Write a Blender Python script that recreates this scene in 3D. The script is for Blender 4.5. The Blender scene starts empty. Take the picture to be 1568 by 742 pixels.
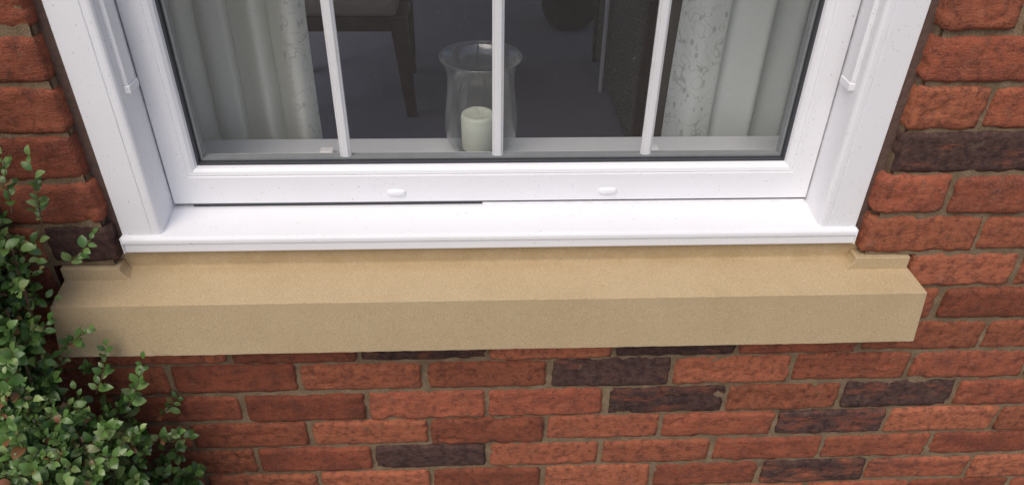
import bpy, bmesh, math, random
from mathutils import Vector, Matrix, noise
random.seed(7)
sc=bpy.context.scene
sc.view_settings.view_transform='Standard'; sc.view_settings.look='None'; sc.view_settings.exposure=0

# ---------------------------------------------------------------- helpers
class NT:
    def __init__(s,name):
        s.m=bpy.data.materials.new(name); s.m.use_nodes=True
        s.t=s.m.node_tree; s.n=s.t.nodes; s.l=s.t.links
        s.b=s.n['Principled BSDF']; s.out=s.n['Material Output']
        s.co=s.n.new('ShaderNodeTexCoord').outputs['Object']
    def lk(s,a,b): s.l.new(a,b)
    def mapping(s,sc_=(1,1,1),src=None):
        n=s.n.new('ShaderNodeMapping'); n.inputs['Scale'].default_value=sc_; s.lk(src or s.co,n.inputs['Vector']); return n.outputs[0]
    def noise(s,scale,detail=4,rough=.55,vec=None,dist=0):
        n=s.n.new('ShaderNodeTexNoise'); n.inputs['Scale'].default_value=scale; n.inputs['Detail'].default_value=detail
        n.inputs['Roughness'].default_value=rough; n.inputs['Distortion'].default_value=dist
        s.lk(vec or s.co,n.inputs['Vector']); return n.outputs['Fac']
    def voro(s,scale,vec=None,out='Distance',feature='F1'):
        n=s.n.new('ShaderNodeTexVoronoi'); n.feature=feature; n.inputs['Scale'].default_value=scale; s.lk(vec or s.co,n.inputs['Vector']); return n.outputs[out]
    def ramp(s,f,a,b,ca=(0,0,0,1),cb=(1,1,1,1)):
        n=s.n.new('ShaderNodeValToRGB'); e=n.color_ramp.elements; e[0].position=a;e[1].position=b;e[0].color=ca;e[1].color=cb
        s.lk(f,n.inputs[0]); return n.outputs[0]
    def math(s,op,a,b=0.):
        n=s.n.new('ShaderNodeMath'); n.operation=op
        for i,x in enumerate((a,b)):
            if isinstance(x,(int,float)): n.inputs[i].default_value=x
            else: s.lk(x,n.inputs[i])
        return n.outputs[0]
    def mix(s,f,a,b,mode='MIX'):
        n=s.n.new('ShaderNodeMix'); n.data_type='RGBA'; n.blend_type=mode
        for i,x in ((0,f),(6,a),(7,b)):
            if isinstance(x,(int,float)): n.inputs[i].default_value=x
            elif isinstance(x,tuple): n.inputs[i].default_value=x if len(x)==4 else (*x,1)
            else: s.lk(x,n.inputs[i])
        return n.outputs[2]
    def attr(s,name):
        n=s.n.new('ShaderNodeAttribute'); n.attribute_name=name
        sp=s.n.new('ShaderNodeSeparateColor'); s.lk(n.outputs['Color'],sp.inputs[0]); return sp.outputs
    def bump(s,h,strength,dist,prev=None):
        n=s.n.new('ShaderNodeBump'); n.inputs['Strength'].default_value=strength; n.inputs['Distance'].default_value=dist
        s.lk(h,n.inputs['Height'])
        if prev: s.lk(prev,n.inputs['Normal'])
        return n.outputs[0]
    def set(s,color=None,rough=None,normal=None,**k):
        for key,v in (('Base Color',color),('Roughness',rough),('Normal',normal)):
            if v is None: continue
            if isinstance(v,(int,float)): s.b.inputs[key].default_value=v
            elif isinstance(v,tuple): s.b.inputs[key].default_value=(*v,1)
            else: s.lk(v,s.b.inputs[key])
        for key,v in k.items(): s.b.inputs[key.replace('_',' ')].default_value=v
        return s.m

def mkobj(name,verts,faces,mat,parent=None,smooth=False,bevel=0,seg=2):
    me=bpy.data.meshes.new(name); me.from_pydata([tuple(v) for v in verts],[],faces); me.update()
    bm=bmesh.new(); bm.from_mesh(me); bmesh.ops.recalc_face_normals(bm,faces=bm.faces); bm.to_mesh(me); bm.free()
    if mat: me.materials.append(mat)
    o=bpy.data.objects.new(name,me); sc.collection.objects.link(o)
    if parent: o.parent=parent
    if smooth:
        for p in me.polygons: p.use_smooth=True
    if bevel:
        m=o.modifiers.new('b','BEVEL'); m.width=bevel; m.segments=seg; m.limit_method='ANGLE'; m.angle_limit=math.radians(30)
        m.harden_normals=True
    return o
def box(name,x0,x1,y0,y1,z0,z1,mat,parent=None,bevel=0):
    v=[(x,y,z) for x in(x0,x1) for y in(y0,y1) for z in(z0,z1)]
    f=[(0,1,3,2),(4,6,7,5),(0,4,5,1),(2,3,7,6),(0,2,6,4),(1,5,7,3)]
    return mkobj(name,v,f,mat,parent,bevel=bevel)
def pane(name,x0,x1,y,z0,z1,mat,parent):
    return mkobj(name,[(x0,y,z0),(x1,y,z0),(x1,y,z1),(x0,y,z1)],[(0,1,2,3)],mat,parent)
def prism_x(name,prof,x0,x1,mat,parent=None,bevel=0):
    n=len(prof); v=[(x0,y,z) for y,z in prof]+[(x1,y,z) for y,z in prof]
    f=[(i,(i+1)%n,n+(i+1)%n,n+i) for i in range(n)]+[tuple(range(n)),tuple(range(n,2*n))]
    return mkobj(name,v,f,mat,parent,bevel=bevel)
def sweep_rect(name,x0,x1,z0,z1,prof,mat,parent,bevel=0,sides='LBRT'):
    v=[];f=[]; n=len(prof)
    for ds,db,y in prof: v+= [(x0+ds,y,z1-db),(x0+ds,y,z0+db),(x1-ds,y,z0+db),(x1-ds,y,z1-db)]
    for i in range(n-1):
        for k,s in enumerate('LBRT'):
            if s in sides:
                k2=(k+1)%4; f.append((i*4+k,i*4+k2,(i+1)*4+k2,(i+1)*4+k))
    return mkobj(name,v,f,mat,parent,bevel=bevel)
def empty(name):
    e=bpy.data.objects.new(name,None); sc.collection.objects.link(e); return e

# ---------------------------------------------------------------- materials
def m_brick():
    t=NT('brick_clay'); a=t.attr('tone')
    off=t.n.new('ShaderNodeVectorMath'); off.operation='ADD'; t.lk(t.co,off.inputs[0])
    cmb=t.n.new('ShaderNodeCombineXYZ'); t.lk(t.math('MULTIPLY',a[0],9.),cmb.inputs[0]); t.lk(t.math('MULTIPLY',a[2],7.),cmb.inputs[1]); t.lk(cmb.outputs[0],off.inputs[1])
    v=off.outputs[0]
    n1=t.noise(18,3,.6,v); n2=t.noise(75,4,.7,v); n3=t.noise(330,2,.7,v)
    red=t.mix(t.ramp(n1,.38,.62),(.36,.085,.036),(.225,.055,.030))
    red=t.mix(a[2],red,t.mix(t.ramp(n2,.35,.7),(.46,.135,.056),(.30,.082,.038)))
    red=t.mix(t.math('MULTIPLY',t.ramp(n2,.49,.66),.65),red,(.115,.040,.028))
    red=t.mix(t.math('MULTIPLY',t.ramp(n3,.54,.70),.45),red,(.43,.21,.12))
    dk=t.mix(t.ramp(n2,.36,.64),(.026,.021,.024),(.115,.062,.050))
    msk=t.math('ADD',t.math('MULTIPLY',a[1],1.05),t.math('SUBTRACT',t.noise(26,4,.7,t.mapping((.5,1,1.5),v)),.95))
    msk=t.ramp(msk,.24,.44)
    msk=t.math('MULTIPLY',msk,t.math('GREATER_THAN',a[1],.02))
    col=t.mix(t.math('MULTIPLY',msk,.95),red,dk)
    sm=t.math('MULTIPLY',t.ramp(t.noise(42,4,.8,v),.58,.72),.28)
    col=t.mix(sm,col,(.31,.22,.15))
    br=t.math('ADD',t.math('MULTIPLY',a[0],.42),.66)
    h=t.n.new('ShaderNodeHueSaturation'); h.inputs['Saturation'].default_value=.95; t.lk(br,h.inputs['Value']); t.lk(col,h.inputs['Color'])
    nb=t.bump(t.noise(110,4,.75,t.mapping((.6,1,1.5),v)),.9,.0034)
    nb=t.bump(n3,.8,.0015,nb)
    return t.set(h.outputs[0],.9,nb,Specular_IOR_Level=.25)
def m_mortar():
    t=NT('sand_mortar'); n=t.noise(30,3,.6); g=t.noise(420,2,.7)
    c=t.mix(t.ramp(n,.35,.68),(.19,.13,.075),(.30,.215,.13))
    c=t.mix(t.math('MULTIPLY',t.ramp(g,.45,.62),.6),c,(.11,.07,.042))
    return t.set(c,.95,t.bump(g,.9,.002))
def m_stone():
    t=NT('cast_stone'); n=t.noise(5,3,.6); g=t.noise(400,2,.8); g2=t.noise(800,1,.7)
    c=t.mix(t.ramp(n,.3,.7),(.475,.35,.195),(.53,.40,.24))
    c=t.mix(t.math('MULTIPLY',t.ramp(g,.56,.65),.58),c,(.25,.17,.085))
    c=t.mix(t.math('MULTIPLY',t.ramp(g2,.52,.62),.55),c,(.72,.59,.42))
    c=t.mix(t.math('MULTIPLY',t.ramp(t.noise(30,4,.75),.50,.72),.13),c,(.33,.23,.12))
    gm=t.n.new('ShaderNodeNewGeometry'); sp=t.n.new('ShaderNodeSeparateXYZ'); t.lk(gm.outputs['Position'],sp.inputs[0])
    back_tone=t.math('MULTIPLY',t.ramp(sp.outputs[1],.004,.03),t.ramp(t.noise(20,3,.7),.3,.6))  # browner towards the back of the sill, broken up by noise
    c=t.mix(t.math('MULTIPLY',back_tone,.45),c,(.33,.22,.09))
    return t.set(c,.95,t.bump(g,.7,.0016),Specular_IOR_Level=.25)
def m_upvc(name='white_upvc',c=(.86,.86,.89),dirty=True):
    t=NT(name); n=t.noise(9,3,.6); d=t.noise(300,1,.6)
    col=t.mix(t.math('MULTIPLY',t.ramp(n,.45,.8),.10),c,(.60,.58,.54))
    if dirty:
        col=t.mix(t.math('MULTIPLY',t.ramp(d,.73,.77),.55),col,(.25,.22,.2))
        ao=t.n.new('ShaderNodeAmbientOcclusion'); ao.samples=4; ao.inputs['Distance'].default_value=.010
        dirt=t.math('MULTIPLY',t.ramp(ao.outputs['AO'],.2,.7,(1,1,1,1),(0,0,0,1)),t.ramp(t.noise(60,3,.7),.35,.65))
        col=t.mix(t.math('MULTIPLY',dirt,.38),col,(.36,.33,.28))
    return t.set(col,t.ramp(n,.2,.8,(.28,.28,.28,1),(.42,.42,.42,1)),None,Specular_IOR_Level=.45)
def plain(name,c,r=.5,nscale=60,var=.15,bump=.2,bd=.001,**k):
    t=NT(name); n=t.noise(nscale,2,.6); col=t.mix(n,tuple(x*(1-var) for x in c),tuple(min(1,x*(1+var)) for x in c))
    return t.set(col,r,t.bump(n,bump,bd) if bump>.1 else None,**k)
def m_glass(name,f0=.06,dust=False,tint=(1,1,1),gain=1.,milk=0.):
    """thin sheet: Schlick reflection (same from both sides) over clear transmission"""
    t=NT(name); t.n.remove(t.b)
    tr=t.n.new('ShaderNodeBsdfTransparent'); tr.inputs[0].default_value=(*tint,1)
    gl=t.n.new('ShaderNodeBsdfGlossy'); gl.inputs['Roughness'].default_value=.01
    g=t.n.new('ShaderNodeNewGeometry'); dp=t.n.new('ShaderNodeVectorMath'); dp.operation='DOT_PRODUCT'
    t.lk(g.outputs['Normal'],dp.inputs[0]); t.lk(g.outputs['Incoming'],dp.inputs[1])
    c=t.math('ABSOLUTE',dp.outputs['Value']); fr0=t.math('POWER',t.math('SUBTRACT',1.,c),5.)
    fr=t.math('ADD',t.math('MULTIPLY',fr0,(1-f0)*gain),f0)
    mx=t.n.new('ShaderNodeMixShader'); t.lk(fr,mx.inputs[0]); t.lk(tr.outputs[0],mx.inputs[1]); t.lk(gl.outputs[0],mx.inputs[2])
    o=mx.outputs[0]
    if dust or milk:
        df=t.n.new('ShaderNodeBsdfDiffuse'); df.inputs[0].default_value=(.7,.7,.68,1)
        if dust:
            dots=t.ramp(t.voro(260),.08,.18,(1,1,1,1),(0,0,0,1))
            f=t.math('MULTIPLY',t.math('MULTIPLY',dots,t.ramp(t.noise(60,2),.45,.62)),.34)
            f=t.math('ADD',f,.018)
        else:
            f=t.math('MULTIPLY',t.math('DIVIDE',1.,t.math('MAXIMUM',c,.12)),milk)
        m2=t.n.new('ShaderNodeMixShader'); t.lk(f,m2.inputs[0]); t.lk(o,m2.inputs[1]); t.lk(df.outputs[0],m2.inputs[2]); o=m2.outputs[0]
    t.lk(o,t.out.inputs[0]); return t.m
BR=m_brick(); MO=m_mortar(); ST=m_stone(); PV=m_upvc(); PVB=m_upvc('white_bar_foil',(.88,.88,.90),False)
GASK_SHADE=plain('gasket_and_gap_shade',(.05,.052,.06),.6,bump=0)  # gasket rubber, also the dark of the strips painting shade under the sash
SEAL=plain('brown_sealant',(.12,.075,.06),.85,90,.4,.6,.003)
SPAC=plain('grey_spacer',(.30,.32,.33),.4,bump=0)

# ---------------------------------------------------------------- brick wall
OX0,OX1,OZ0,OZ1=-.694,.502,.2575,1.50
SX0,SX1=-.797,.596
wall=empty('brick_house')
bv=[];bf=[];bcol=[]
def add_brick(x0,x1,k,dark=0.,hue=None):
    zc=k*.075; z0=zc-.0325; z1=zc+.0325
    jx=random.uniform(-.0015,.0015); z0+=random.uniform(-.003,.0015); z1+=random.uniform(-.0015,.003); x0+=jx; x1+=jx+random.uniform(-.003,.003)
    w=x1-x0; nx=max(5,int(w/.006)); nz=12; base=len(bv); s=random.uniform(0,100); yb=random.uniform(-.0035,.0015); tl=random.uniform(-.0025,.0025)
    cr=random.uniform(.3,1.3); za=random.uniform(-.002,.002)
    for j in range(nz+1):
        for i in range(nx+1):
            u=i/nx; w_=j/nz; x=x0+u*w; z=z0+w_*(z1-z0)+za*(u-.5)
            de=min(u*w,(1-u)*w,(w_)*(z1-z0),(1-w_)*(z1-z0))
            edge=.0030*math.exp(-de/.0022)
            nn=noise.noise(Vector((x*14+s,z*40,s)))*.0014*cr+noise.noise(Vector((x*55,z*110,s)))*.0012*cr
            cre=max(0,noise.noise(Vector((x*18+s,z*75+3*noise.noise(Vector((x*20,z*20,s))),s+9)))-.27)*.011*cr
            ex=noise.noise(Vector((x*60+s,z*60,4)))*.0032; ez=noise.noise(Vector((x*45+s,z*60,14)))*.0034
            cx=(u-.5)*2; cz=(w_-.5)*2
            y=yb+edge+nn+cre+tl*cz
            kx=abs(cx)**6; kz=abs(cz)**6
            bv.append((x+ex*kx-math.copysign(.0020,cx)*kx*kz,y,z+ez*kz-math.copysign(.0020,cz)*kx*kz))
    W_=nx+1
    for j in range(nz):
        for i in range(nx):
            a=base+j*W_+i; bf.append((a,a+1,a+W_+1,a+W_))
    ring=[base+i for i in range(W_)]+[base+j*W_+nx for j in range(1,nz+1)]+[base+nz*W_+i for i in range(nx-1,-1,-1)]+[base+j*W_ for j in range(nz-1,0,-1)]
    b2=len(bv)
    for r in ring:
        q=bv[r]; bv.append((q[0],.10,q[2]))
    n=len(ring)
    for i in range(n):
        bf.append((ring[i],b2+i,b2+(i+1)%n,ring[(i+1)%n]))
    c=(random.random(),dark,random.random() if hue is None else hue,1)
    bcol.extend([c]*(len(bv)-base))
DARK={(1,2):.92,(1,-2):.92,(0,1):.93,(-1,2):.88,(-1,6):.87,(-1,0):.5,(-2,5):.82,(-3,-2):.96,(-4,5):.83,(0,-5):.5,(1,6):.45,(-4,7):.65,(-1,-6):.2,(-2,-5):.45,(1,-4):.5}
def course(k,xa,xb,joints):
    js=sorted([j for j in joints if xa+.03<j<xb-.03]); xs=[xa-.005]+js+[xb+.005]
    for a,b in zip(xs[:-1],xs[1:]):
        mid=(a+b)/2; d=DARK.get((k,round(mid/.1125)))
        vis=k<=1 and -.8<mid<1.
        if d is None: d=random.uniform(0,.42) if (vis or random.random()<.82) else random.uniform(.6,.95)
        if k>=4 and .5<mid<.95: d=random.uniform(0,.38)
        if k>=4 and -1.0<mid<-.69: d=random.uniform(0,.35)
        if k==6 and .5<mid<.75: d=.88
        if k==5 and .5<mid<.6: d=.58
        if k==4 and -.85<mid<-.69: d=.93
        add_brick(a+.005,b-.005,k,d)
XA,XB=-1.75,1.75
for k in range(-9,27):
    offs=0 if k%2==0 else .1125
    J=[n*.225+offs for n in range(-9,9)]
    zc=k*.075
    if k<=1: course(k,XA,XB,J)
    elif k in(2,3):
        course(k,XA,SX0-.006,J); course(k,SX1+.004,XB,J)
    elif zc<OZ1:
        ex=.006 if k>=6 else 0
        fr={4:.189}.get(k,.1125 if k%2 else .225)
        fl={4:.10,5:.145}.get(k,.1125 if k%2 else .225)
        JR=[OX1+fr+.002+n*.225 for n in range(7)]; JL=[OX0-fl-.002-n*.225 for n in range(7)]
        course(k,XA,OX0-ex,JL); course(k,OX1+ex,XB,JR)
    else: course(k,XA,XB,J)
me=bpy.data.meshes.new('bricks'); me.from_pydata(bv,[],bf); me.update()
ca=me.color_attributes.new('tone','FLOAT_COLOR','POINT')
ca.data.foreach_set('color',[c for q in bcol for c in q])
for p in me.polygons: p.use_smooth=True
me.materials.append(BR); o=bpy.data.objects.new('bricks',me); sc.collection.objects.link(o); o.parent=wall
st=.008; nx=int((XB-XA)/st); z0=-.71; nz=int((1.99-z0)/st); mv=[];mf=[];idx={}
def hole(x,z): return (OX0-.009<x<OX1+.009 and OZ0<z<OZ1) or (SX0-.003<x<SX1+.003 and .118<z<.26)
def mvtx(i,j):
    if (i,j) not in idx:
        x=XA+i*st; z=z0+j*st
        y=.0050+noise.noise(Vector((x*30,z*30,1)))*.0026+noise.noise(Vector((x*110,z*110,5)))*.0022
        idx[(i,j)]=len(mv); mv.append((x,y,z))
    return idx[(i,j)]
for j in range(nz):
    for i in range(nx):
        if hole(XA+(i+.5)*st,z0+(j+.5)*st): continue
        mf.append((mvtx(i,j),mvtx(i+1,j),mvtx(i+1,j+1),mvtx(i,j+1)))
me=bpy.data.meshes.new('mortar'); me.from_pydata(mv,[],mf); me.update(); me.materials.append(MO)
for p in me.polygons: p.use_smooth=True
o=bpy.data.objects.new('mortar',me); sc.collection.objects.link(o); o.parent=wall
IN=plain('plaster',(.45,.44,.40),.9,bump=0)
box('reveal_mortar_l',OX0-.08,OX0-.008,.012,.098,.262,1.52,MO,wall)
box('reveal_mortar_r',OX1+.008,OX1+.08,.012,.098,.262,1.52,MO,wall)
box('inner_leaf_l',-2.3,OX0-.002,.101,.28,-.7,2.1,IN,wall)
box('inner_leaf_r',OX1+.002,2.3,.101,.28,-.7,2.1,IN,wall)
box('inner_leaf_low',OX0-.001,OX1+.001,.103,.27,-.7,.27,IN,wall)
box('inner_leaf_top',OX0-.001,OX1+.001,.103,.28,1.505,2.1,IN,wall)
box('sealant_l',OX0-.011,-.681,.024,.09,.276,1.5,SEAL,wall)
box('sealant_r',.489,OX1+.011,.024,.09,.276,1.5,SEAL,wall)

# ---------------------------------------------------------------- stone sill
sill=empty('stone_window_sill')
prof=[(-.057,.1175),(-.055,.2235),(.0,.2345),(.021,.239),(.0235,.243),(.024,.2745),(.095,.2745),(.095,.1175)]
xl=[-.806,-.789,-.786,-.786,-.786,-.786,-.786,-.79]; xr=[.614,.6035,.592,.590,.590,.590,.590,.592]
NS=140; V=[];F=[]
for s in range(NS+1):
    for i,(y,z) in enumerate(prof):
        x=xl[i]+(xr[i]-xl[i])*s/NS
        e=noise.noise(Vector((x*6,i*3.1,2)))*.0006+noise.noise(Vector((x*70,i*3.1,2)))*.0006 if i<2 else 0
        V.append((x,y+e,z+e))
n=len(prof)
for s in range(NS):
    for i in range(n): F.append((s*n+i,s*n+(i+1)%n,(s+1)*n+(i+1)%n,(s+1)*n+i))
F.append(tuple(range(n)));F.append(tuple(range(NS*n,NS*n+n)))
mkobj('sill_body',V,F,ST,sill,bevel=.0016)
def stool(name,xo,xi,sgn):
    P=[(xo,.225),(xo,.2572),(xi,.2572),(xi+sgn*.001,.250),(xi+sgn*.004,.243),(xi+sgn*.009,.237),(xi+sgn*.014,.2335),(xi+sgn*.014,.225)]
    m=len(P); v=[(x,-.003,z) for x,z in P]+[(x,.0232,z) for x,z in P]
    f=[(i,(i+1)%m,m+(i+1)%m,m+i) for i in range(m)]+[tuple(range(m)),tuple(range(m,2*m))]
    mkobj(name,v,f,ST,sill,bevel=.002)
stool('stool_l',-.7855,-.694,1); stool('stool_r',.5895,.497,-1)

# ---------------------------------------------------------------- window
win=empty('sash_window')
FX0,FX1=-.683,.491
cp=[(.020,.2765),(.0125,.2765),(.0120,.279),(.0120,.2895),(.0132,.2908),(.0132,.2922),(.0095,.2935),(.0090,.2960),(.0092,.3005),(.0108,.3035),(.0140,.3052),(.0180,.3060),(.078,.3150),(.12,.3165),(.12,.2765)]
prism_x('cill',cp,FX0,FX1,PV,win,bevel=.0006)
box('cill_end_cap_l',FX0-.0015,FX0+.0002,.0085,.02,.277,.3052,PV,win,.0005)
box('cill_end_cap_r',FX1-.0002,FX1+.0015,.0085,.02,.277,.3052,PV,win,.0005)
fp=[(0,0,.12),(0,0,.0195),(.0012,.0012,.018),(.046,.046,.018),(.0468,.0468,.0195),(.0476,.0476,.0195),(.0484,.0484,.018),(.056,.056,.0182),(.0592,.0592,.0195),(.0612,.0612,.0225),(.062,.062,.027),(.062,.062,.13)]
def jamb(name,xo,s):
    v=[];f=[];m=len(fp)
    for ds,_,y in fp:
        zb=.3035 + max(0,(y-.018))*.15
        v+=[(xo+s*ds,y,zb),(xo+s*ds,y,1.495-ds)]
    for i in range(m-1): f.append((2*i,2*i+2,2*i+3,2*i+1))
    f.append(tuple(2*i for i in range(m)))
    mkobj(name,v,f,PV,win,bevel=.0004)
jamb('jamb_l',FX0,1); jamb('jamb_r',FX1,-1)
v=[];f=[]
for ds,_,y in fp: v+=[(FX0+ds,y,1.495-ds),(FX1-ds,y,1.495-ds)]
for i in range(len(fp)-1): f.append((2*i,2*i+2,2*i+3,2*i+1))
mkobj('head',v,f,PV,win)
GSEAL=plain('grey_brush_seal',(.35,.35,.37),.8,bump=0)
for s,xo in ((1,-.621),(-1,.429)):
    a,b=sorted((xo-s*.001,xo+s*.0075))
    box('track_cover',a,b,.036,.064,.548,1.43,PV,win,.0018)
    a,b=sorted((xo-s*.001,xo+s*.0095))
    box('track_cover_end',a,b,.034,.067,.536,.5485,PV,win,.002)
    a,b=sorted((xo-s*.001,xo+s*.0015))
    box('track_seal',a,b,.0665,.0705,.55,1.43,GSEAL,win)
LX0,LX1,LZ0,LZ1=-.6195,.4275,.3215,.93
sp=[(0,0,.124),(0,0,.0835),(.0015,.0015,.082),(.033,.050,.082),(.0342,.0512,.0832),(.0352,.0522,.0832),(.0364,.0534,.0822),(.042,.059,.0835),(.0465,.0635,.088),(.0485,.0655,.0945),(.0485,.0655,.12)]
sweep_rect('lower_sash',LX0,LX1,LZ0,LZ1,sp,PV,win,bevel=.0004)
sweep_rect('lower_sash_gasket',LX0,LX1,LZ0,LZ1,[(.046,.063,.0938),(.0515,.0685,.0938),(.0525,.0695,.0975)],GASK_SHADE,win)
sweep_rect('glazing_spacer',LX0,LX1,LZ0,LZ1,[(.045,.062,.1025),(.0565,.0735,.1025),(.0565,.0735,.1165),(.045,.062,.1165)],SPAC,win)
sweep_rect('glazing_spacer_seal',LX0,LX1,LZ0,LZ1,[(.045,.062,.1012),(.0535,.0705,.1012)],GASK_SHADE,win)
sweep_rect('lower_sash_inner',LX0,LX1,LZ0,LZ1,[(.0485,.0655,.1235),(.047,.064,.135),(.040,.058,.142),(0,0,.142)],PV,win)
GL=m_glass('window_glass',.085,True)
pane('lower_pane',LX0+.044,LX1-.044,.0985,LZ0+.061,LZ1-.05,GL,win)
for x in (-.3375,-.0925,.1505):
    pr=[(-.0088,.1115),(-.0088,.1075),(-.0062,.1052),(-.0052,.1035),(-.004,.1030),(.004,.1030),(.0052,.1035),(.0062,.1052),(.0088,.1075),(.0088,.1115)]
    m=len(pr); zb=LZ0+.0705; v=[(x+a,b,zb) for a,b in pr]+[(x+a,b,LZ1-.055) for a,b in pr]
    f=[(i,(i+1)%m,m+(i+1)%m,m+i) for i in range(m)]+[tuple(range(m)),tuple(range(m,2*m))]
    mkobj('glazing_bar',v,f,PVB,win)
box('weather_seal',-.118,LX1-.002,.0832,.10,.3150,.3184,PV,win,.0006)
box('sash_gap_shade_r',-.118,LX1-.002,.0850,.099,.3185,.3225,GASK_SHADE,win)  # thin dark strip standing in for shade in the right half of the gap
box('sash_gap_shade_l',LX0+.030,-.1185,.0842,.10,.3150,.3225,GASK_SHADE,win)  # dark strip put in as the shade of the open gap under the sash
box('sash_gap_shade_back',LX0+.002,LX1-.002,.101,.118,.3160,.3216,GASK_SHADE,win)  # dark fill further back, same painted gap shade
def cap(x):
    me=bpy.data.meshes.new('drain_cap'); bm=bmesh.new(); bmesh.ops.create_uvsphere(bm,u_segments=24,v_segments=12,radius=1)
    for q in bm.verts:
        c=q.co; r=Vector((math.copysign(abs(c.x)**.55,c.x)*.0155,c.y*.0055,math.copysign(abs(c.z)**.7,c.z)*.0062)); q.co=r+Vector((x,.0825,.3400))
    bm.to_mesh(me); bm.free(); me.materials.append(PV)
    for p in me.polygons: p.use_smooth=True
    o=bpy.data.objects.new('drain_cap',me); sc.collection.objects.link(o); o.parent=win
cap(-.258); cap(.089)
sweep_rect('upper_sash',-.612,.420,.885,1.434,[(0,0,.078),(0,0,.044),(.036,.036,.044),(.045,.045,.055),(.045,.045,.07)],PV,win)
pane('upper_pane',-.57,.378,.0575,.92,1.40,GL,win)
for x in (-.3375,-.0925,.1505): box('glazing_bar_top',x-.0088,x+.0088,.061,.067,.93,1.389,PVB,win)
box('inner_frame_bottom',-.66,.47,.121,.165,.27,.3205,PV,win)
BOARD=plain('board_paint',(.68,.70,.73),.35,20,.05,0)
box('window_board',-.69,.50,.1655,.292,.305,.330,BOARD,win,.004)
for x in (-.392,.190):
    box('tilt_catch',x-.012,x+.012,.212,.232,.3285,.345,PVB,win,.003)
    box('tilt_catch_base',x-.015,x+.015,.208,.236,.3285,.3325,GSEAL,win,.001)

# ---------------------------------------------------------------- interior
room=empty('room_interior')
CAR=plain('carpet',(.30,.29,.36),.95,120,.25,0)
WAL=plain('room_wall',(.62,.60,.57),.9,bump=0)
box('carpet',-2.3,2.3,.29,4.8,-.50,-.45,CAR,room)
box('back_wall',-2.3,2.3,4.8,4.9,-.5,2.1,WAL,room)
for s,nm in ((-1,'l'),(1,'r')):
    a,b=sorted((s*2.3,s*2.4))
    box('side_wall_low_'+nm,a,b,.1,.9,-.5,2.1,WAL,room)
    box('side_wall_far_'+nm,a,b,3.3,4.8,-.5,2.1,WAL,room)
    box('side_wall_head_'+nm,a,b,.9,3.3,1.75,2.1,WAL,room)  # wide openings below are added, out of view, to let sky brighten the room
box('ceiling',-2.4,2.4,.1,4.9,2.1,2.15,WAL,room)
box('back_skirting',-2.3,2.3,4.77,4.799,-.45,-.33,PVB,room)
def curtain(name,x0,x1,band,seed,col,patt,per):
    t=NT(name+'_cloth')
    uvn=t.n.new('ShaderNodeAttribute'); uvn.attribute_name='band'; bd=uvn.outputs['Fac']
    w=t.noise(20,1,.5,None,1.6)
    ln=t.math('ABSOLUTE',t.math('SUBTRACT',w,.5)); ln=t.ramp(ln,.008,.022,(1,1,1,1),(0,0,0,1))
    vs=t.ramp(t.voro(42,t.mapping((1.3,1,.75))),.16,.22,(1,1,1,1),(0,0,0,1))
    pat=t.math('MULTIPLY',t.math('MAXIMUM',t.math('MULTIPLY',ln,.8),vs),bd)
    c=t.mix(t.math('MULTIPLY',pat,patt),col,(.26,.28,.24))
    m=t.set(c,.9)
    tl=t.n.new('ShaderNodeBsdfTranslucent'); tl.inputs[0].default_value=(*col,1)
    mx=t.n.new('ShaderNodeMixShader'); mx.inputs[0].default_value=.3; t.lk(t.b.outputs[0],mx.inputs[1]); t.lk(tl.outputs[0],mx.inputs[2]); t.lk(mx.outputs[0],t.out.inputs[0])
    v=[];f=[];bandv=[]; NXc=220; NZc=40
    rr=random.Random(seed); ph=[rr.uniform(0,6) for _ in range(4)]
    for j in range(NZc+1):
        z=-.43+j/NZc*2.4
        for i in range(NXc+1):
            u=i/NXc; x=x0+(x1-x0)*u
            a=u*(x1-x0)/per*2*math.pi+ph[0]+.9*math.sin(u*7+ph[1])+.18*math.sin(z*3+ph[2])
            y=.366+.032*math.sin(a)+.007*math.sin(2.3*a+ph[3])+.005*math.sin(z*5+u*9)
            x+=.016*math.cos(a+.6)+.006*math.sin(z*4+ph[1])
            v.append((x,y,z)); bandv.append(1. if (u<band[1] and u>=band[0]) else 0.)
    W_=NXc+1
    for j in range(NZc):
        for i in range(NXc): a=j*W_+i; f.append((a,a+1,a+W_+1,a+W_))
    o=mkobj(name,v,f,m,None,smooth=True)
    at=o.data.attributes.new('band','FLOAT','POINT'); at.data.foreach_set('value',bandv)
    return o
curtain('curtain',-.80,-.436,(.93,1.01),3,(.92,.92,.84),.5,.062)
curtain('curtain',.272,.72,(-.01,.10),11,(.84,.88,.85),.6,.080)
LIN=plain('brown_lining',(.05,.04,.032),.9,bump=0)
o=empty('curtain_lining'); box('strip',.226,.266,.40,.406,-.43,1.95,LIN,o)
WOOD=plain('dark_wood',(.07,.028,.018),.35,30,.4,0)
CUSH=plain('beige_fabric',(.42,.33,.27),.9,200,.15,0)
ch=empty('dining_chair')
def leg(x,y,ztop,wt=.026,wb=.015,z0=-.45,dx=0,dy=0):
    v=[(x+a*wb+dx,y+b*wb+dy,z0) for a,b in((-1,-1),(1,-1),(1,1),(-1,1))]+[(x+a*wt,y+b*wt,ztop) for a,b in((-1,-1),(1,-1),(1,1),(-1,1))]
    mkobj('leg',v,[(0,1,2,3),(4,5,6,7),(0,1,5,4),(1,2,6,5),(2,3,7,6),(3,0,4,7)],WOOD,ch,bevel=.004)
leg(-.43,1.98,-.02,.034,.020,dx=.03); leg(-.92,1.98,-.02,.032,.018); leg(-.43,2.40,.5,.028,.02,dy=.05); leg(-.92,2.40,.5,.028,.02,dy=.05)
box('seat_rail',-.95,-.40,1.95,2.43,-.075,-.015,WOOD,ch,.006)
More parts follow.
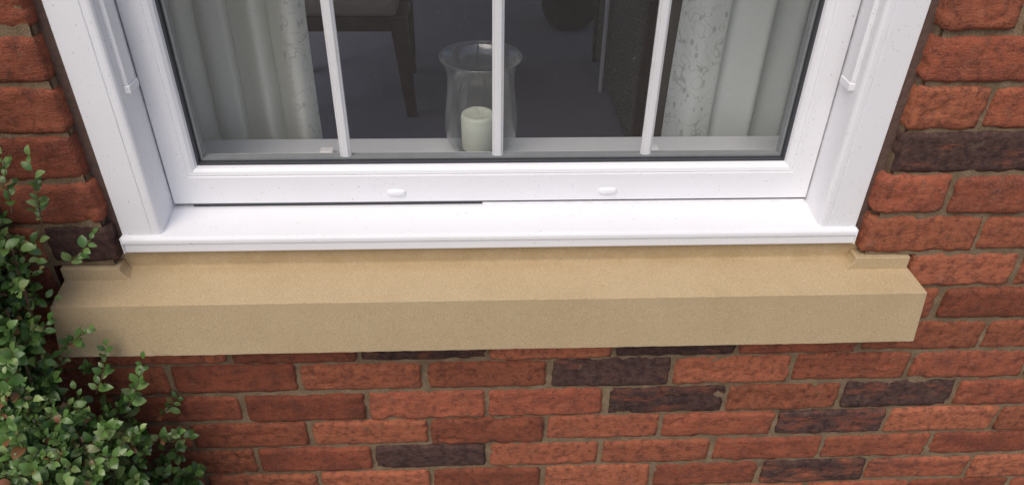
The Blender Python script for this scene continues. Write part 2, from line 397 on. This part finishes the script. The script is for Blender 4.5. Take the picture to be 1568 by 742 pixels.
box('seat',-.96,-.43,1.94,2.44,-.014,.045,CUSH,ch,.02)
box('backrest',-.96,-.39,2.38,2.43,.15,.55,CUSH,ch,.02)
cab=empty('rattan_cabinet')
t=NT('woven_cane'); wv=t.voro(60,t.mapping((1,1,1)),feature='DISTANCE_TO_EDGE'); CANE=t.set(t.mix(t.ramp(wv,.05,.2),(.24,.20,.16),(.035,.032,.03)),.7)
box('body',.46,1.0,1.5,2.6,-.42,.35,CANE,cab,.01)
for y in (1.5,2.58): box('post',.445,.475,y-.02,y+.02,-.45,.40,WOOD,cab,.004)
box('white_edge',.430,.444,2.2,2.23,-.45,.38,PVB,cab,.003)
bag=empty('black_bag')
BLK=plain('black_fabric',(.012,.012,.014),.8,bump=0)
me=bpy.data.meshes.new('bag_body'); bm=bmesh.new(); bmesh.ops.create_uvsphere(bm,u_segments=32,v_segments=20,radius=1)
for q in bm.verts:
    c=q.co.copy(); k_=1+.12*noise.noise(c*2.2); q.co=Vector((.385+.15*k_*math.copysign(abs(c.x)**.7,c.x),3.05+.14*k_*c.y,-.30+.15*k_*math.copysign(abs(c.z)**.75,c.z)))
bm.to_mesh(me); bm.free(); me.materials.append(BLK)
for p in me.polygons: p.use_smooth=True
o=bpy.data.objects.new('bag_body',me); sc.collection.objects.link(o); o.parent=bag
v=[];f=[]
for i in range(17):
    a=math.pi*i/16
    for k in range(6):
        b=k*math.pi/3; rr_=.09+.009*math.cos(b); v.append((.385+rr_*math.cos(a),3.05+.009*math.sin(b),-.17+rr_*1.3*math.sin(a)))
for i in range(16):
    for k in range(6): f.append((i*6+k,i*6+(k+1)%6,(i+1)*6+(k+1)%6,(i+1)*6+k))
mkobj('bag_handle',v,f,BLK,bag,smooth=True)

# ---------------------------------------------------------------- vase + candle
def lathe(name,prof,cx,cy,mat,parent,seg=72):
    v=[];f=[]
    for r,z in prof:
        for k in range(seg):
            a=2*math.pi*k/seg; v.append((cx+r*math.cos(a),cy+r*math.sin(a),z))
    for i in range(len(prof)-1):
        for k in range(seg): f.append((i*seg+k,i*seg+(k+1)%seg,(i+1)*seg+(k+1)%seg,(i+1)*seg+k))
    return mkobj(name,v,f,mat,parent,smooth=True)
vase=empty('hurricane_vase'); VX,VY=-.118,.243
GLV=m_glass('vase_glass',.06,False,(.95,.97,.97),1.2,.020)
outp=[(.001,.3315),(.030,.3315),(.043,.334),(.052,.340),(.0585,.350),(.0625,.364),(.0638,.380),(.0630,.402),(.0608,.425),(.0585,.445),(.0572,.462),(.0575,.477),(.0600,.491),(.0650,.501),(.0700,.507)]
def dens(p):
    q=[]
    for i in range(len(p)-1):
        p0=p[max(0,i-1)];p1=p[i];p2=p[i+1];p3=p[min(len(p)-1,i+2)]
        for s in range(4):
            t_=s/4
            q.append(tuple(.5*((2*p1[c])+(-p0[c]+p2[c])*t_+(2*p0[c]-5*p1[c]+4*p2[c]-p3[c])*t_*t_+(-p0[c]+3*p1[c]-3*p2[c]+p3[c])*t_**3) for c in(0,1)))
    q.append(p[-1]); return q
lathe('glass_body',dens(outp)+[(.0704,.5085),(.0694,.5098),(.0680,.5080)]+[(max(.001,r-.0028),z+.0022) for r,z in reversed(dens(outp)[:-1])],VX,VY,GLV,vase)
cand=empty('pillar_candle')
t=NT('wax'); WAX=t.set((.86,.84,.70),.45,None)
WICK=plain('wick',(.7,.66,.6),.9,bump=0)
lathe('wax_body',[(.0005,.3375),(.0285,.3375),(.0295,.339),(.0298,.396),(.0290,.4005),(.0272,.4030),(.0240,.4028),(.020,.4012),(.012,.3998),(.0005,.3995)],VX-.006,VY,WAX,cand)
v=[];f=[]
for j in range(6):
    for k in range(6):
        a=k*math.pi/3; v.append((VX-.006+.0011*math.cos(a)-.0006*j*j*.35,VY+.0011*math.sin(a),.399+j*.0034))
for j in range(5):
    for k in range(6): f.append((j*6+k,j*6+(k+1)%6,(j+1)*6+(k+1)%6,(j+1)*6+k))
mkobj('wick',v,f,WICK,cand)

# ---------------------------------------------------------------- shrub
t=NT('leaf'); a=t.attr('lc'); c=t.mix(a[0],(.045,.11,.022),(.125,.225,.055)); c=t.mix(t.ramp(a[1],.90,.97),c,(.24,.10,.05)); c=t.mix(t.math('MULTIPLY',t.ramp(a[2],.66,.95),.75),c,(.29,.37,.14))
LEAF=t.set(c,.36,None,Specular_IOR_Level=.5)
TWIG=plain('twig_bark',(.13,.07,.045),.8,200,.3,0)
lv=[];lf=[];lc=[];tv=[];tf=[]
R=random.Random(5)
def leaf(p,d,up,L):
    d=d.normalized(); s=d.cross(up)
    if s.length<1e-3: s=Vector((1,0,0))
    s.normalize(); nrm=s.cross(d); w=L*R.uniform(.28,.37); b=len(lv); cur=R.uniform(.05,.22)*L; fold=R.uniform(.1,.35)*w
    for tt,ww in ((.0,.12),(.2,.72),(.48,1.),(.76,.80),(1.,.14)):
        c0=p+d*(L*tt)+nrm*(math.sin(tt*math.pi)*cur*.6-cur*tt*tt)
        lv.append(c0-s*w*ww+nrm*fold*ww); lv.append(c0); lv.append(c0+s*w*ww+nrm*fold*ww)
    for j in range(4):
        for i in range(2): q=b+j*3+i; lf.append((q,q+1,q+4,q+3))
    col=(R.random(),R.random(),R.random(),1); lc.extend([col]*15)
def twig(p,d,L,leafL):
    n=max(3,int(L/.011)); pos=p.copy(); dr=d.normalized(); prev=None
    for i in range(n+1):
        tt=i/n; rad=.0013*(1-tt*.75)
        s=dr.orthogonal().normalized(); s2=dr.cross(s); b=len(tv)
        for k in range(4): an=k*math.pi/2; tv.append(pos+s*math.cos(an)*rad+s2*math.sin(an)*rad)
        if prev is not None:
            for k in range(4): tf.append((prev+k,prev+(k+1)%4,b+(k+1)%4,b+k))
        prev=b
        if tt>.12:
            for sd in (0,1):
                if R.random()<.88:
                    an=i*2.3+sd*math.pi+R.uniform(-.4,.4)
                    o=(s*math.cos(an)+s2*math.sin(an)); ld=(o+dr*R.uniform(.3,.9)+Vector((0,-.25,.25)))
                    up=(Vector((R.uniform(-.6,.6),-.7,1))+dr*.3)
                    leaf(pos+o*.001,ld,up,leafL*R.uniform(.55,1.15)*(1-.4*tt))
        dr=(dr+Vector((R.uniform(-.14,.14),R.uniform(-.14,.14),R.uniform(-.08,.14)))).normalized(); pos=pos+dr*(L/n)
    leaf(pos,dr,Vector((0,-.5,1)),leafL*.6)
def xlim(z):
    pts=[(-.6,-.56),(-.35,-.61),(-.15,-.655),(0,-.680),(.07,-.70),(.11,-.765),(.16,-.79),(.22,-.775),(.27,-.765),(.34,-.765),(.40,-.76),(.46,-.77),(.6,-.80),(.8,-.85)]
    for (a,xa),(b,xb) in zip(pts[:-1],pts[1:]):
        if a<=z<=b: return xa+(xb-xa)*(z-a)/(b-a)
    return -.85
cnt=0
while cnt<2200:
    z=R.uniform(-.62,.60); dens_=1 if z<.10 else (.85 if z<.30 else (.55 if z<.40 else .10))
    if R.random()>dens_: continue
    xm=xlim(z); x=xm-.014-abs(R.gauss(0,.13)) if R.random()<.8 else R.uniform(-1.35,xm)
    y=R.uniform(-.24,-.015) if z<.1 else R.uniform(-.15,-.012)
    if z<.1 and R.random()<.4: y=R.uniform(-.26,-.14)
    if z<.25 and z>.09 and x>-.83 and y>-.06: y-=.06
    if noise.noise(Vector((x*9,y*9,z*9)))<-.28: continue
    d=Vector((R.uniform(-.5,.7),R.uniform(-1,.1),R.uniform(-.1,1.1)))
    twig(Vector((x-.02,y,z-.02)),d,R.uniform(.035,.08),R.uniform(.018,.033)); cnt+=1
for (x,y,z,dx,dz,L) in [(-.76,-.04,.36,.35,1,.11),(-.74,-.05,.30,.7,.7,.07),(-.78,-.06,.40,.2,1,.10),(-.82,-.05,.58,.7,.7,.09),(-.78,-.08,.16,.8,.5,.07),(-.70,-.1,.05,.6,.8,.09),(-.70,-.1,-.05,.8,.5,.08),(-.75,-.09,.07,.4,1,.09)]:
    twig(Vector((x,y,z)),Vector((dx,-.15,dz)),L,.024)
def stem(p,q,r0,r1):
    n=8; prev=None; dr=(q-p).normalized(); s=dr.orthogonal().normalized(); s2=dr.cross(s)
    for i in range(n+1):
        t_=i/n; c0=p.lerp(q,t_)+Vector((noise.noise(p*5+Vector((t_*3,0,0))),noise.noise(p*5+Vector((0,t_*3,0))),0))*.02; r=r0+(r1-r0)*t_; b=len(tv)
        for k in range(4): an=k*math.pi/2; tv.append(c0+s*math.cos(an)*r+s2*math.sin(an)*r)
        if prev is not None:
            for k in range(4): tf.append((prev+k,prev+(k+1)%4,b+(k+1)%4,b+k))
        prev=b
for _ in range(45):
    x=R.uniform(-1.2,-.78); zt=R.uniform(0,.5); stem(Vector((R.uniform(-1.0,-.85),R.uniform(-.12,-.05),-.66)),Vector((min(x,xlim(zt)-.01),R.uniform(-.13,-.03),zt)),.006,.0015)
shrub=empty('leafy_shrub')
o=mkobj('twigs',tv,tf,TWIG,shrub)
me=bpy.data.meshes.new('leaves'); me.from_pydata([tuple(q) for q in lv],[],lf); me.update(); me.materials.append(LEAF)
at=me.color_attributes.new('lc','FLOAT_COLOR','POINT'); at.data.foreach_set('color',[c for q in lc for c in q])
for p in me.polygons: p.use_smooth=True
o=bpy.data.objects.new('leaves',me); sc.collection.objects.link(o); o.parent=shrub

# ---------------------------------------------------------------- ground
GR=plain('gravel_soil',(.20,.185,.16),.95,8,.3,.6,.02)
box('ground',-400,400,-400,400,-.80,-.705,GR)

# ---------------------------------------------------------------- light
w=bpy.data.worlds.new('World'); sc.world=w; w.use_nodes=True; nt=w.node_tree
sk=nt.nodes.new('ShaderNodeTexSky'); sk.sky_type='NISHITA'; sk.sun_disc=False; sk.sun_elevation=math.radians(55); sk.sun_rotation=math.radians(206); sk.air_density=1.0; sk.dust_density=4.0
nt.links.new(sk.outputs[0],nt.nodes['Background'].inputs[0]); nt.nodes['Background'].inputs[1].default_value=.13
L=bpy.data.lights.new('sun','SUN'); L.energy=1.25; L.angle=math.radians(45); L.color=(1,.95,.88)
lo=bpy.data.objects.new('sun',L); sc.collection.objects.link(lo)
sd=Vector((-.30,-.60,1.0)).normalized()
lo.rotation_euler=sd.to_track_quat('Z','Y').to_euler(); lo.location=(0,-3,4)

# ---------------------------------------------------------------- camera
yaw,pit,rol,f=.05454,.62059,-.01893,1161.09
fw=Vector((math.sin(yaw)*math.cos(pit),math.cos(yaw)*math.cos(pit),-math.sin(pit)))
r0=Vector((math.cos(yaw),-math.sin(yaw),0)); d0=fw.cross(r0)
r=math.cos(rol)*r0+math.sin(rol)*d0; d=-math.sin(rol)*r0+math.cos(rol)*d0
cd=bpy.data.cameras.new('camera'); cam=bpy.data.objects.new('camera',cd); sc.collection.objects.link(cam)
M=Matrix(((r.x,-d.x,-fw.x,-.12582),(r.y,-d.y,-fw.y,-.97962),(r.z,-d.z,-fw.z,.99692),(0,0,0,1)))
cam.matrix_world=M; cd.sensor_width=36; cd.lens=36*f/1568; cd.clip_start=.02; cd.clip_end=1500
sc.camera=cam
